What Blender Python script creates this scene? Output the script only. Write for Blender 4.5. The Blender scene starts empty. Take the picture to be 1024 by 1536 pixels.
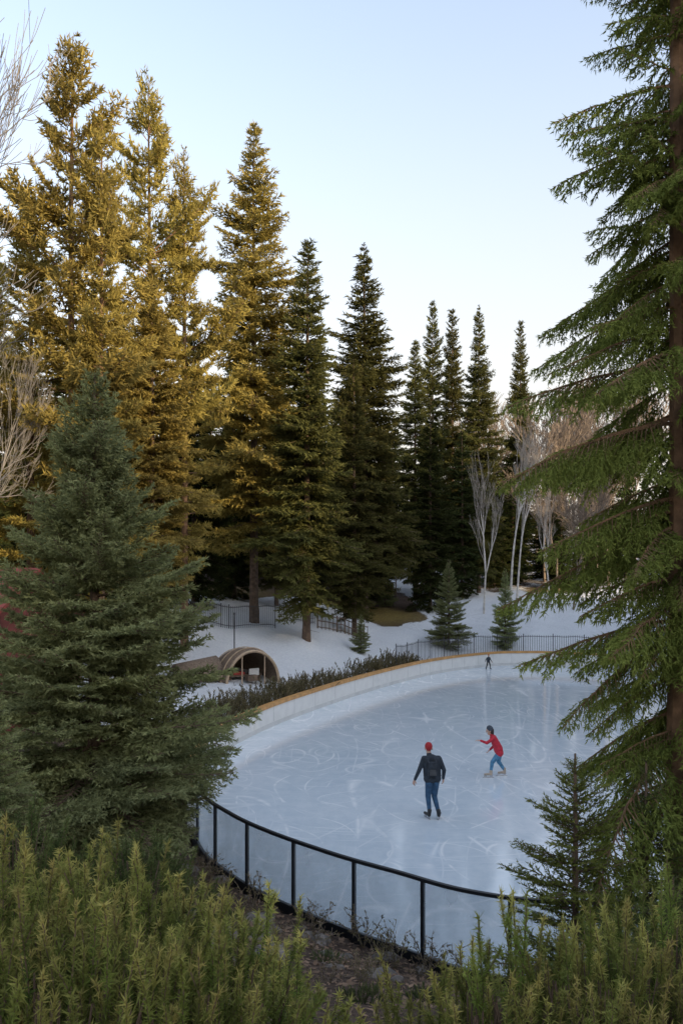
import bpy, math, random, time
import numpy as np
from mathutils import Vector
SC=bpy.context.scene
random.seed(7)
RNG=np.random.default_rng(11)
T0=time.time()
# ---------------------------------------------------------------- materials
def new_mat(name):
    m=bpy.data.materials.new(name); m.use_nodes=True
    nt=m.node_tree; b=nt.nodes['Principled BSDF']; return m,nt,b
def N(nt,t,**kw):
    n=nt.nodes.new(t)
    for k,v in kw.items():
        if k in n.inputs: n.inputs[k].default_value=v
        else: setattr(n,k,v)
    return n
def L(nt,a,b): nt.links.new(a,b)
def mixc(nt,fac,a,b):
    n=nt.nodes.new('ShaderNodeMix'); n.data_type='RGBA'
    for i,v in ((0,fac),(6,a),(7,b)):
        if isinstance(v,(int,float)): n.inputs[i].default_value=v
        elif isinstance(v,tuple): n.inputs[i].default_value=(*v,1) if len(v)==3 else v
        else: L(nt,v,n.inputs[i])
    return n.outputs[2]
def math_(nt,op,a,b=None,c=None,clamp=False):
    n=nt.nodes.new('ShaderNodeMath'); n.operation=op; n.use_clamp=clamp
    for i,v in enumerate((a,b,c)):
        if v is None: continue
        if isinstance(v,(int,float)): n.inputs[i].default_value=v
        else: L(nt,v,n.inputs[i])
    return n.outputs[0]
def maprange(nt,v,a,b,c,d):
    n=nt.nodes.new('ShaderNodeMapRange'); n.inputs[1].default_value=a;n.inputs[2].default_value=b
    n.inputs[3].default_value=c;n.inputs[4].default_value=d; L(nt,v,n.inputs[0]); return n.outputs[0]
def noise(nt,co,scale,detail=3,rough=0.5,dist=0.0):
    n=N(nt,'ShaderNodeTexNoise'); n.inputs['Scale'].default_value=scale; n.inputs['Detail'].default_value=detail
    n.inputs['Roughness'].default_value=rough; n.inputs['Distortion'].default_value=dist
    if co is not None: L(nt,co,n.inputs['Vector'])
    return n.outputs['Fac']
def objco(nt): return N(nt,'ShaderNodeTexCoord').outputs['Object']
def simple(name,col,rough=0.6,var=0.15,scale=8,metal=0.0,bump=0.0,spec=0.5):
    m,nt,b=new_mat(name); co=objco(nt); f=noise(nt,co,scale,3)
    f=maprange(nt,f,0.3,0.7,0,1)
    c=mixc(nt,f,tuple(x*(1-var) for x in col),tuple(min(1,x*(1+var)) for x in col))
    L(nt,c,b.inputs['Base Color']); b.inputs['Roughness'].default_value=rough; b.inputs['Metallic'].default_value=metal
    b.inputs['Specular IOR Level'].default_value=spec
    if bump>0:
        bp=N(nt,'ShaderNodeBump'); bp.inputs['Strength'].default_value=bump; bp.inputs['Distance'].default_value=0.02
        L(nt,noise(nt,co,scale*4,3),bp.inputs['Height']); L(nt,bp.outputs[0],b.inputs['Normal'])
    return m
def foliage_mat(name,dark,light,tipc,transl=0.25,tm=.6):
    m,nt,b=new_mat(name)
    a=N(nt,'ShaderNodeAttribute'); a.attribute_name='tint'
    t=N(nt,'ShaderNodeAttribute'); t.attribute_name='tip'
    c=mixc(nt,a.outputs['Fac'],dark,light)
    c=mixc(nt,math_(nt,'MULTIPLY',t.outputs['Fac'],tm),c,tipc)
    oi=N(nt,'ShaderNodeObjectInfo')
    hs=N(nt,'ShaderNodeHueSaturation'); L(nt,c,hs.inputs['Color'])
    L(nt,maprange(nt,oi.outputs['Random'],0,1,0.8,1.2),hs.inputs['Value'])
    L(nt,maprange(nt,oi.outputs['Random'],0,1,0.49,0.51),hs.inputs['Hue'])
    c=hs.outputs[0]
    df=N(nt,'ShaderNodeBsdfDiffuse'); L(nt,c,df.inputs['Color'])
    nt.nodes.remove(b)
    if transl>0:
        tr=N(nt,'ShaderNodeBsdfTranslucent'); L(nt,c,tr.inputs['Color'])
        mx=N(nt,'ShaderNodeMixShader'); mx.inputs[0].default_value=transl
        L(nt,df.outputs[0],mx.inputs[1]); L(nt,tr.outputs[0],mx.inputs[2])
        L(nt,mx.outputs[0],nt.nodes['Material Output'].inputs['Surface'])
    else: L(nt,df.outputs[0],nt.nodes['Material Output'].inputs['Surface'])
    return m
M={}
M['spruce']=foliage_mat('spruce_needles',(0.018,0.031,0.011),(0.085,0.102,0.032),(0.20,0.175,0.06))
M['gold']=foliage_mat('sunlit_pine_needles',(0.032,0.045,0.015),(0.27,0.23,0.06),(0.66,0.50,0.15),0.35)  # golden sunlight is painted into the lighter needle and tip colours
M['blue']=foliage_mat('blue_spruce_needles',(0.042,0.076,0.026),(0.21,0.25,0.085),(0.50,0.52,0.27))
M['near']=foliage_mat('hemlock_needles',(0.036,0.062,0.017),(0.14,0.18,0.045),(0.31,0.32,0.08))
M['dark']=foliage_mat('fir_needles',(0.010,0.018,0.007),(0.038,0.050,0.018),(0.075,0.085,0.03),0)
M['young']=foliage_mat('young_fir_needles',(0.04,0.065,0.026),(0.12,0.155,0.05),(0.20,0.23,0.08))
M['yew']=foliage_mat('yew_needles',(0.05,0.088,0.023),(0.18,0.245,0.055),(0.60,0.50,0.17),0.35,.8)
M['hedge']=foliage_mat('hedge_leaves',(0.06,0.06,0.028),(0.14,0.13,0.06),(0.26,0.21,0.12),0.2)
M['bark']=simple('bark',(0.12,0.08,0.055),0.9,0.4,6,bump=0.6)
M['barkor']=simple('orange_bark',(0.18,0.105,0.06),0.9,0.35,6,bump=0.6)
M['birch']=simple('pale_bark',(0.62,0.57,0.52),0.85,0.3,5,bump=0.3)
M['barebrown']=simple('bare_twigs',(0.24,0.185,0.14),0.9,0.25,2)
M['greytwig']=simple('grey_twigs',(0.24,0.215,0.19),0.9,0.25,2)
M['birchtwig']=simple('birch_twigs',(0.36,0.32,0.28),0.9,0.25,2)
M['white']=simple('board_white',(0.80,0.79,0.76),0.45,0.05,3)
M['cap']=simple('board_cap_wood',(0.58,0.31,0.11),0.5,0.2,4)
M['black']=simple('black_metal',(0.018,0.02,0.024),0.45,0.2,5,0.3)
M['grey']=simple('grey_metal',(0.10,0.10,0.105),0.5,0.2,5,0.5)
M['wood']=simple('weathered_wood',(0.16,0.11,0.075),0.8,0.3,5,bump=0.3)
M['thatch']=simple('thatch',(0.22,0.16,0.115),0.9,0.4,14,bump=0.8)
M['rim']=simple('light_wood_rim',(0.45,0.33,0.22),0.6,0.2,5)
M['red']=simple('red_paint',(0.36,0.035,0.03),0.6,0.2,3)
M['redjkt']=simple('red_jacket',(0.50,0.02,0.04),0.7,0.2,12,bump=0.2)
M['navy']=simple('dark_jacket',(0.022,0.03,0.042),0.7,0.3,12,bump=0.2)
M['jeans']=simple('jeans',(0.035,0.09,0.17),0.85,0.3,14,bump=0.2)
M['jeans2']=simple('light_jeans',(0.08,0.22,0.36),0.85,0.35,14,bump=0.2)
M['skin']=simple('skin',(0.55,0.33,0.24),0.5,0.06,10)
M['hair']=simple('hair',(0.04,0.022,0.014),0.6,0.3,40)
M['boot']=simple('skate_boot_black',(0.02,0.02,0.022),0.4,0.2,10)
M['bootw']=simple('skate_boot_tan',(0.45,0.36,0.28),0.5,0.2,10)
M['steel']=simple('blade_steel',(0.5,0.5,0.52),0.25,0.1,10,1.0)
M['hat']=simple('red_wool',(0.42,0.03,0.035),0.9,0.2,30,bump=0.4)
M['pack']=simple('grey_pack',(0.03,0.038,0.05),0.7,0.3,14)
M['stone']=simple('stone',(0.17,0.145,0.125),0.9,0.45,9,bump=0.6)
# glass fence
m,nt,b=new_mat('fence_glass'); b.inputs['Base Color'].default_value=(0.75,0.80,0.84,1); b.inputs['Roughness'].default_value=0.15
tr=N(nt,'ShaderNodeBsdfTransparent'); tr.inputs[0].default_value=(0.93,0.95,0.96,1); mx=N(nt,'ShaderNodeMixShader')
fn=maprange(nt,noise(nt,objco(nt),1.5,3),0.3,0.7,0.16,0.32); L(nt,fn,mx.inputs[0])
L(nt,tr.outputs[0],mx.inputs[1]); L(nt,b.outputs[0],mx.inputs[2]); L(nt,mx.outputs[0],nt.nodes['Material Output'].inputs['Surface']); M['glass']=m
# ice
m,nt,b=new_mat('ice'); co=objco(nt); M['ice']=m
lines=None
def contour(scale,off,eps,stretch,rot,amp,K):
    mp=N(nt,'ShaderNodeMapping'); mp.inputs['Location'].default_value=off; mp.inputs['Scale'].default_value=stretch; mp.inputs['Rotation'].default_value=(0,0,rot)
    L(nt,co,mp.inputs['Vector'])
    f=noise(nt,mp.outputs[0],scale,0,0.4,0.0)
    f=math_(nt,'FRACT',math_(nt,'MULTIPLY',f,K))
    f=math_(nt,'ABSOLUTE',math_(nt,'SUBTRACT',f,0.5)); return maprange(nt,f,0,eps,amp,0)
patch=maprange(nt,noise(nt,co,0.5,3,.6),0.34,0.62,0.08,1)
patch2=maprange(nt,noise(nt,co,0.8,3,.6,1.0),0.36,0.58,0.08,1)
for i,(s,e,st,ro,am,K) in enumerate([(0.30,0.06,(1,0.5,1),0.3,1.0,9),(0.4,0.07,(0.5,1,1),0.9,0.85,7),(0.25,0.045,(1,1,1),1.7,0.9,8),(0.4,0.07,(1,0.35,1),-0.5,0.8,8),(0.35,0.06,(1,0.3,1),2.3,0.85,9),(0.4,0.07,(0.3,1,1),0.2,0.75,7),(0.14,0.05,(1,0.3,1),0.12,1.0,9)]):
    c=contour(s,(i*13.7,i*7.3,0),e,st,ro,am,K)
    c=math_(nt,'MULTIPLY',c,patch if i%2 else patch2)
    lines=c if lines is None else math_(nt,'MAXIMUM',lines,c)
frost=maprange(nt,noise(nt,co,0.22,4,0.6,0.8),0.30,0.75,0,1)
fine=maprange(nt,noise(nt,co,2.6,4,0.75),0.40,0.80,0,1)
fr=math_(nt,'MULTIPLY_ADD',fine,0.4,math_(nt,'MULTIPLY',frost,0.4),clamp=True)
fr2=math_(nt,'MAXIMUM',fr,lines)
c=mixc(nt,fr2,(0.60,0.69,0.76),(0.95,0.97,0.98))
L(nt,c,b.inputs['Base Color']); L(nt,maprange(nt,fr2,0,1,0.03,0.22),b.inputs['Roughness']); b.inputs['IOR'].default_value=1.5
b.inputs['Specular IOR Level'].default_value=0.65
# ground
m,nt,b=new_mat('ground'); co=objco(nt); M['ground']=m
n1=noise(nt,co,1.2,4,0.65); n2=noise(nt,co,9,5,0.7); n3=noise(nt,co,40,3,0.7)
dirt=mixc(nt,maprange(nt,n2,0.3,0.7,0,1),(0.035,0.023,0.017),(0.17,0.115,0.085))
dirt=mixc(nt,maprange(nt,n3,0.6,0.75,0,1),dirt,(0.32,0.235,0.18))
gold=mixc(nt,maprange(nt,n2,0.3,0.7,0,1),(0.14,0.10,0.035),(0.36,0.27,0.09))
ag=N(nt,'ShaderNodeAttribute'); ag.attribute_name='gold'
asn=N(nt,'ShaderNodeAttribute'); asn.attribute_name='snow'
c=mixc(nt,ag.outputs['Fac'],dirt,gold)
sf=math_(nt,'ADD',asn.outputs['Fac'],math_(nt,'MULTIPLY_ADD',n1,0.5,math_(nt,'MULTIPLY_ADD',n2,0.5,-0.5)))
sf=maprange(nt,sf,0.48,0.58,0,1)
snow=mixc(nt,maprange(nt,n2,0.3,0.75,0,1),(0.73,0.75,0.78),(0.91,0.92,0.93))
c=mixc(nt,sf,c,snow); L(nt,c,b.inputs['Base Color']); b.inputs['Roughness'].default_value=0.85; b.inputs['Specular IOR Level'].default_value=0.2
bp=N(nt,'ShaderNodeBump'); bp.inputs['Strength'].default_value=0.9; bp.inputs['Distance'].default_value=0.2
L(nt,noise(nt,co,3.5,6,0.75),bp.inputs['Height']); L(nt,bp.outputs[0],b.inputs['Normal'])
# ---------------------------------------------------------------- mesh helpers
def tri_mesh(name,V,mats,mi=None,tint=None,tip=None,smooth=False):
    n=len(V); me=bpy.data.meshes.new(name); me.vertices.add(n); me.vertices.foreach_set('co',V.astype(np.float32).ravel())
    me.loops.add(n); me.loops.foreach_set('vertex_index',np.arange(n,dtype=np.int32))
    me.polygons.add(n//3); me.polygons.foreach_set('loop_start',np.arange(0,n,3,dtype=np.int32))
    for m_ in mats: me.materials.append(m_)
    if mi is not None: me.polygons.foreach_set('material_index',mi.astype(np.int32))
    me.update(calc_edges=True)
    for nm,a in (('tint',tint),('tip',tip)):
        if a is not None:
            at=me.attributes.new(nm,'FLOAT','POINT'); at.data.foreach_set('value',a.astype(np.float32))
    return me
def add(name,me,loc=(0,0,0),rz=0,sc=1,parent=None):
    o=bpy.data.objects.new(name,me); SC.collection.objects.link(o); o.location=loc; o.rotation_euler=(0,0,rz)
    o.scale=(sc,sc,sc) if not isinstance(sc,tuple) else sc
    if parent: o.parent=parent
    return o
def empty(name,loc=(0,0,0),rz=0):
    o=bpy.data.objects.new(name,None); SC.collection.objects.link(o); o.location=loc; o.rotation_euler=(0,0,rz); return o
def pydata(name,v,f,mat,smooth=False):
    me=bpy.data.meshes.new(name); me.from_pydata([tuple(x) for x in v],[],f); me.update()
    for m_ in (mat if isinstance(mat,list) else [mat]): me.materials.append(m_)
    if smooth: me.polygons.foreach_set('use_smooth',[True]*len(me.polygons))
    return me
class Bld:
    def __init__(s): s.v=[];s.f=[];s.m=[]
    def box(s,c,d,mi=0,rz=0,taper=1.0):
        k=len(s.v); cx,cy,cz=c; dx,dy,dz=[q/2 for q in d]; ca,sa=math.cos(rz),math.sin(rz)
        for z,t in ((-dz,1),(dz,taper)):
            for x,y in ((-dx,-dy),(dx,-dy),(dx,dy),(-dx,dy)):
                x*=t;y*=t; s.v.append((cx+x*ca-y*sa,cy+x*sa+y*ca,cz+z))
        for q in ((0,3,2,1),(4,5,6,7),(0,1,5,4),(1,2,6,5),(2,3,7,6),(3,0,4,7)): s.f.append([k+i for i in q]); s.m.append(mi)
    def rod(s,p0,p1,r0,r1=None,n=6,mi=0):
        r1=r0 if r1 is None else r1; p0=Vector(p0);p1=Vector(p1); d=(p1-p0).normalized()
        a=d.cross(Vector((0,0,1)) if abs(d.z)<.9 else Vector((1,0,0))).normalized(); b_=d.cross(a); k=len(s.v)
        for p,r in ((p0,r0),(p1,r1)):
            for i in range(n):
                t=2*math.pi*i/n; s.v.append(tuple(p+a*(r*math.cos(t))+b_*(r*math.sin(t))))
        for i in range(n): s.f.append([k+i,k+(i+1)%n,k+n+(i+1)%n,k+n+i]); s.m.append(mi)
        s.f.append([k+i for i in range(n)][::-1]); s.m.append(mi); s.f.append([k+n+i for i in range(n)]); s.m.append(mi)
    def mesh(s,name,mats,smooth=False):
        me=pydata(name,s.v,s.f,mats,smooth); me.polygons.foreach_set('material_index',s.m); return me
def nrm(a): return a/(np.linalg.norm(a,axis=-1,keepdims=True)+1e-9)
def frames(D):
    ref=np.where(np.abs(D[:,2:3])<0.9,np.array([[0,0,1.]]),np.array([[1.,0,0]])); a=nrm(np.cross(D,ref)); return a,np.cross(D,a)
def tubes(P0,P1,R0,R1,s=3):
    P0=np.asarray(P0,float);P1=np.asarray(P1,float);R0=np.asarray(R0,float);R1=np.asarray(R1,float)
    a,b_=frames(nrm(P1-P0)); th=np.arange(s)*2*math.pi/s
    off=a[:,None]*np.cos(th)[None,:,None]+b_[:,None]*np.sin(th)[None,:,None]
    A=P0[:,None]+off*R0[:,None,None]; B=P1[:,None]+off*R1[:,None,None]; A2=np.roll(A,-1,1);B2=np.roll(B,-1,1)
    T=np.stack([A,A2,B2,A,B2,B],2); return T.reshape(-1,3)
def needles(P0,P1,per,nl,nw,rng,spread=0.8,gr=0.0):
    P0=np.asarray(P0,float);P1=np.asarray(P1,float); ln=np.linalg.norm(P1-P0,axis=1); k=np.maximum(1,np.round(ln*per+rng.random(len(ln))-.5)).astype(int)
    idx=np.repeat(np.arange(len(ln)),k); t=rng.random(len(idx))[:,None]; D=nrm(P1-P0)[idx]
    p=P0[idx]+(P1-P0)[idx]*t; r=nrm(rng.normal(size=(len(idx),3))); d=nrm(D+r*spread+np.array([0,0,gr])); sd=nrm(np.cross(d,rng.normal(size=d.shape)))
    nl_=nl*rng.uniform(.6,1.3,len(idx))[:,None]
    T=np.stack([p-sd*nw/2,p+sd*nw/2,p+d*nl_],1).reshape(-1,3); return T,idx,t[:,0]
KIND={
 'spruce':dict(ratio=.44,sp=.19,ang=52,droop=.10,lift=.10,hang=.12,nl=.24,nw=.085,per=13,ter=.34,spread=.65),
 'afar':dict(ratio=.44,sp=.34,ang=52,droop=.10,lift=.10,hang=.12,nl=.42,nw=.17,per=6,ter=.7,spread=.65),
 'pine':dict(ratio=.46,sp=.24,ang=48,droop=-.04,lift=.10,hang=-.10,nl=.26,nw=.08,per=18,ter=.36,spread=.9,bare=.25),
 'nspruce':dict(ratio=.45,sp=.10,ang=50,droop=.02,lift=.10,hang=.07,nl=.075,nw=.026,per=52,ter=.14,spread=.8),
 'hemlock':dict(ratio=.42,sp=.09,ang=52,droop=.40,lift=.04,hang=.6,nl=.078,nw=.021,per=52,ter=.13,spread=.75),
 'young':dict(ratio=.42,sp=.08,ang=52,droop=.03,lift=.06,hang=.02,nl=.05,nw=.015,per=65,ter=.11,spread=.75),
}
PC={}
def proto(kind,Lc,var):
    key=(kind,Lc,var)
    if key in PC: return PC[key]
    K=KIND[kind]; rng=np.random.default_rng((len(kind)*7919+ord(kind[0])*131+int(Lc*100)*17+var)%99991)
    ns=10; u=np.linspace(0,1,ns+1); y=np.cumsum(rng.normal(0,.015,ns+1))*Lc
    ax=np.stack([u*Lc,y,(-K['droop']*u**1.5+K['lift']*u**3.5)*Lc],1)
    S0=[];S1=[];U=[];W0=[];W1=[];R0=[];R1=[]
    def at(q):
        f=q*ns; i=min(int(f),ns-1); return ax[i]+(ax[i+1]-ax[i])*(f-i), nrm(ax[i+1]-ax[i])
    bare=K.get('bare',.10)
    for i in range(ns):
        r=.010*Lc+.004; W0.append(ax[i]);W1.append(ax[i+1]);R0.append(r*(1-u[i]*.8));R1.append(r*(1-u[i+1]*.8))
        if u[i]>=bare: S0.append(ax[i]);S1.append(ax[i+1]);U.append(u[i])
    q=bare; sgn=1
    while q<.98:
        p,d=at(q); sl=Lc*K['ratio']*(1-q)**.65*(min(1,(q-bare)/.15+.45))*rng.uniform(.65,1.15)+K['sp']*.6
        an=math.radians(K['ang']+rng.normal(0,8))*sgn; ca,sa=math.cos(an),math.sin(an)
        sd=np.array([d[0]*ca-d[1]*sa,d[0]*sa+d[1]*ca,d[2]*.6-K['hang']*rng.uniform(.3,1.3)+rng.normal(0,.12)]); sd=nrm(sd)
        mid=p+sd*sl*.5; e=mid+nrm(sd+np.array([.25,0,-K['hang']*.8+.08]))*sl*.5
        for a_,b_,uu in ((p,mid,q*.6+.1),(mid,e,q*.5+.4)): S0.append(a_);S1.append(b_);U.append(uu)
        W0.append(p);W1.append(mid);R0.append(.004+.003*Lc);R1.append(.003)
        if sl>K['ter']*1.3:
            tq=.2; ts=1
            while tq<.95:
                pp=p+(e-p)*tq if tq>.5 else p+(mid-p)*tq*2
                an2=math.radians(50)*ts; c2,s2=math.cos(an2),math.sin(an2)
                td=nrm(np.array([sd[0]*c2-sd[1]*s2,sd[0]*s2+sd[1]*c2,sd[2]-K['hang']*.5+rng.normal(0,.15)]))
                tl=sl*.38*(1-tq*.7)*rng.uniform(.6,1.2); S0.append(pp);S1.append(pp+td*tl);U.append(.75)
                tq+=K['ter']*.5/sl; ts=-ts
        q+=K['sp']*.5/Lc*rng.uniform(.8,1.2); sgn=-sgn
    T,idx,t=needles(S0,S1,K['per'],K['nl'],K['nw'],rng,K['spread'])
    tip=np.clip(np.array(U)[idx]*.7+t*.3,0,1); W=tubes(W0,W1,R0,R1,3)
    PC[key]=(T,np.repeat(tip,3),W); return PC[key]
CL=[.35,.6,1.0,1.7,2.6,4.0]
def conifer(name,H,R,start,kind,seed,leaf,bark,prof='cone',wh=.45,per=6,gap=.08,tr=None,elev=(-18,45),lump=.25,dead=True,zmin=-.6,jit=.5):
    rng=np.random.default_rng(seed); TV=[];TT=[];TP=[];WV=[]
    tr=tr or H*.0085+.03
    zs=np.linspace(zmin,H,15); wob=np.cumsum(rng.normal(0,.012*H/20,(15,2)),0); wob-=wob[0]
    P=np.column_stack([wob,zs]); rr=tr*(1-np.clip(zs,0,H)/H)**.8+.012; rr[0]*=1.3
    WV.append(tubes(P[:-1],P[1:],rr[:-1],rr[1:],8))
    z=start; lph=rng.random(6)*6.28
    while z<H-.05:
        t=(z-start)/(H-start)
        if prof=='cone': f=(1-t)**.85*min(1,.55+t/.12*.45)
        elif prof=='narrow': f=(1-t)**.7*min(1,.5+t/.2*.5)
        elif prof=='pine': f=(1-t)**.6*min(1,.5+t/.35*.5)*(.85+.3*math.sin(t*19+seed))
        else: f=min(1,.85+t)*(1-t)**.85
        n=max(3,int(per*(1 if t<.85 else .8)))
        a0=rng.random()*6.28; wl=rng.uniform(.75,1.2)
        for k in range(n):
            if rng.random()<gap: continue
            az=a0+k*6.283/n+rng.normal(0,.25)
            lump_=1+lump*(.6*math.sin(az*2+lph[0]+t*9)+.6*math.sin(az*3+lph[1]-t*17))
            Ln=max(.12,R*f*wl*rng.uniform(.68,1.12)*lump_+.08)
            i=int(np.argmin([abs(math.log(Ln/c)) for c in CL])); T,tp,W=proto(kind,CL[i],int(rng.integers(3)))
            s=Ln/CL[i]; el=math.radians(elev[0]+(elev[1]-elev[0])*t**1.3+rng.normal(0,6)); ro=rng.normal(0,.22)
            ca,sa=math.cos(az),math.sin(az); ce,se=math.cos(el),math.sin(el); cr,sr=math.cos(ro),math.sin(ro)
            Rx=np.array([[1,0,0],[0,cr,-sr],[0,sr,cr]]); Ry=np.array([[ce,0,-se],[0,1,0],[se,0,ce]]); Rz=np.array([[ca,-sa,0],[sa,ca,0],[0,0,1]])
            A=(Rz@Ry@Rx).T; zz=z+rng.uniform(-jit,jit)*wh; q=np.interp(zz,zs,np.arange(15)); j=min(int(q),13); off=P[j]+(P[j+1]-P[j])*(q-j)
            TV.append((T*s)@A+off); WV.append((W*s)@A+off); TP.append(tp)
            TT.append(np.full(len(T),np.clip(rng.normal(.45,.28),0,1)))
        z+=wh*rng.uniform(.7,1.3)*(1-.45*t)
    if dead and start>1.5:
        n=int(start*5); zz=rng.uniform(start*.25,start,n); az=rng.random(n)*6.28; ll=rng.uniform(.3,1.4,n)
        p0=np.column_stack([np.zeros(n),np.zeros(n),zz]); p1=p0+np.column_stack([np.cos(az)*ll,np.sin(az)*ll,rng.normal(-.1,.15,n)]); WV.append(tubes(p0,p1,np.full(n,.015),np.full(n,.004),3))
    F=np.concatenate(TV);W=np.concatenate(WV); V=np.concatenate([F,W]); mi=np.concatenate([np.zeros(len(F)//3),np.ones(len(W)//3)])
    tint=np.concatenate([np.concatenate(TT),np.zeros(len(W))]); tip=np.concatenate([np.concatenate(TP),np.zeros(len(W))])
    return tri_mesh(name,V,[leaf,bark],mi,tint,tip)
def bare_tree(name,H,seed,bark,twig,spread=.5,depth=6,lean=0.1,r0=None,rmin=.006):
    rng=np.random.default_rng(seed); S=[]
    def grow(p,d,l,r,k):
        n=3; q=p
        for i in range(n):
            d=nrm(d+rng.normal(0,.09 if k else .03,3)+np.array([0,0,.05])); e=q+d*l/n; S.append((q,e,r*(1-.25*i/n),r*(1-.25*(i+1)/n),k)); q=e
            if k>0 and k<depth and rng.random()<.5:
                dd=nrm(d+nrm(rng.normal(0,1,3))*spread*1.2); grow(q,dd,l*.55,r*.45,min(depth,k+2))
        if k<depth:
            for c in range(2 if rng.random()<.65 else 3):
                dd=nrm(d+nrm(rng.normal(0,1,3))*spread+np.array([0,0,.15])); grow(q,dd,l*rng.uniform(.62,.85),r*.62,k+1)
    grow(np.array([0,0,-.3]),nrm(np.array([rng.normal(0,lean),rng.normal(0,lean),1])),H*.30,r0 or H*.0085,0)
    P0=np.array([s[0] for s in S]);P1=np.array([s[1] for s in S]);A=np.array([s[2] for s in S]);B=np.array([s[3] for s in S]);k=np.array([s[4] for s in S])
    A=np.maximum(A,rmin);B=np.maximum(B,rmin*.9)
    big=k<=2; V1=tubes(P0[big],P1[big],A[big],B[big],6); V2=tubes(P0[~big],P1[~big],A[~big],B[~big],3)
    V=np.concatenate([V1,V2]); mi=np.concatenate([np.zeros(len(V1)//3),np.ones(len(V2)//3)])
    s=H/max(.1,V[:,2].max()); V=V*np.array([s,s,s]); return tri_mesh(name,V,[bark,twig],mi)
# ---------------------------------------------------------------- rink outline + terrain
CP=[(1.88,12.4),(0.9,13.16),(-.07,13.95),(-1.27,15.15),(-2.15,16.3),(-3.0,17.9),(-3.7,20.8),(-4.0,24),(-3.8,27),(-2.7,31),(-.9,35.4),(1.3,40),(3.7,44.3),(5.4,46.8),(7.4,48.9),(10,50.6),(13.5,50.3),(17,47.5),(19.5,42),(20.3,35),(19,27),(16,21),(11.5,16.5),(7.5,13.6),(4.6,12.2),(3.1,12.0)]
def catmull(P,n=10):
    o=[];m_=len(P)
    for i in range(m_):
        a,b_,c,d=[np.array(P[(i+j)%m_]) for j in (-1,0,1,2)]
        for k in range(n):
            t=k/n; o.append(.5*((2*b_)+(c-a)*t+(2*a-5*b_+4*c-d)*t*t+(3*b_-a-3*c+d)*t**3))
    return np.array(o)
RK=catmull(CP); NR=len(RK)
def inside(P):
    x,y=P[:,0],P[:,1]; r=np.zeros(len(P),bool)
    for i in range(NR):
        x0,y0=RK[i]; x1,y1=RK[(i+1)%NR]
        if y0==y1: continue
        c=((y0>y)!=(y1>y)); r^=c&(x<(x1-x0)*(y-y0)/(y1-y0)+x0)
    return r
def dist(P,PL,closed=True):
    d=np.full(len(P),1e9); n=len(PL)
    for i in range(n if closed else n-1):
        a=np.array(PL[i]);b_=np.array(PL[(i+1)%n]); ab=b_-a; t=np.clip(((P-a)@ab)/(ab@ab+1e-12),0,1); q=a+t[:,None]*ab; d=np.minimum(d,np.hypot(*(P-q).T))
    return d
def sm(x,a,b_): t=np.clip((x-a)/(b_-a),0,1); return t*t*(3-2*t)
def hgt(P):
    P=np.atleast_2d(np.asarray(P,float)); X,Y=P[:,0],P[:,1]; ins=inside(P); d=dist(P,RK); d=np.where(ins,-d,d)
    nb=(np.sin(X*1.7+Y*.6)*np.cos(Y*1.3-X*.5)+.5*np.sin(X*3.9+1)*np.sin(Y*4.3))*.06
    dn=np.maximum(d,0); near=3.5*(1-np.exp(-np.minimum(dn,60)**1.35/10.5)); near=near+nb*np.minimum(1,dn)
    far=2.4*(1-np.exp(-dn/10))+.075*np.maximum(0,Y-46)*(1-sm(Y,90,160)*.5)*sm(dn,0,6)+1.3*sm(-X,-3,3)*sm(Y,39,46)*sm(dn,0,2)+nb*1.4*np.minimum(1,dn/2)
    w=sm(Y,15,27); z=near*(1-w)+far*w-.10
    return np.where(ins,-.45,np.where(d<.05,-.3,z))
def gz(x,y): return float(hgt([(x,y)])[0])
def axis(a,b_,lo,hi,fine,g=1.18):
    c=list(np.arange(lo,hi,fine)); s=fine;x=lo; l=[]
    while x>a: s*=g; x-=s; l.append(x)
    s=fine;x=c[-1]; r=[]
    while x<b_: s*=g; x+=s; r.append(x)
    return np.array(l[::-1]+c+r)
gx=axis(-900,900,-14,22,.3); gy=axis(-300,1500,1,66,.3)
GX,GY=np.meshgrid(gx,gy); GP=np.column_stack([GX.ravel(),GY.ravel()]); Z=hgt(GP)
nx,ny=len(gx),len(gy); ii=np.arange(nx*ny).reshape(ny,nx)
q=np.stack([ii[:-1,:-1],ii[:-1,1:],ii[1:,1:],ii[1:,:-1]],-1).reshape(-1,4)
me=bpy.data.meshes.new('ground'); me.from_pydata(np.column_stack([GP,Z]).tolist(),[],q.tolist()); me.update()
me.polygons.foreach_set('use_smooth',[True]*len(me.polygons)); me.materials.append(M['ground'])
X,Y=GP.T; wig=np.sin(X*.7)*1.2+np.sin(X*1.9+1)*.5
edge=58+14*sm(X,9,13)
snow=sm(Y,24,29)*(1-sm(Y+wig,edge-2,edge+2))*sm(X,-14,-10)*.9
path=[(10,56),(11,64),(8.5,72),(5.5,78),(5.2,86),(8,98)]
pw=1-sm(dist(GP,path,False)-np.maximum(0,(75-Y))*.18,2.2,3.6); snow=np.maximum(snow,pw)
snow=np.maximum(snow,.36*(Y>27)); snow=np.maximum(snow,.16); snow=np.maximum(snow,.5*(X>10)*(Y>56))
g=np.exp(-(((X-2.5)/3.4)**2+((Y-59.5)/2.8)**2)**1.5); g2=np.exp(-(((X+9)/5)**2+((Y-56)/5)**2)); g3=np.exp(-(((X-17)/3)**2+((Y-71)/2)**2))
gold_=np.clip(np.maximum(np.maximum(g*1.2,g2),g3),0,1); snow=snow*(1-np.clip(g*1.5,0,1))*(1-.5*g3)
snow=np.where(dist(GP,RK)<1.6,np.where(Y>24,snow*.35,snow),snow)
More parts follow.
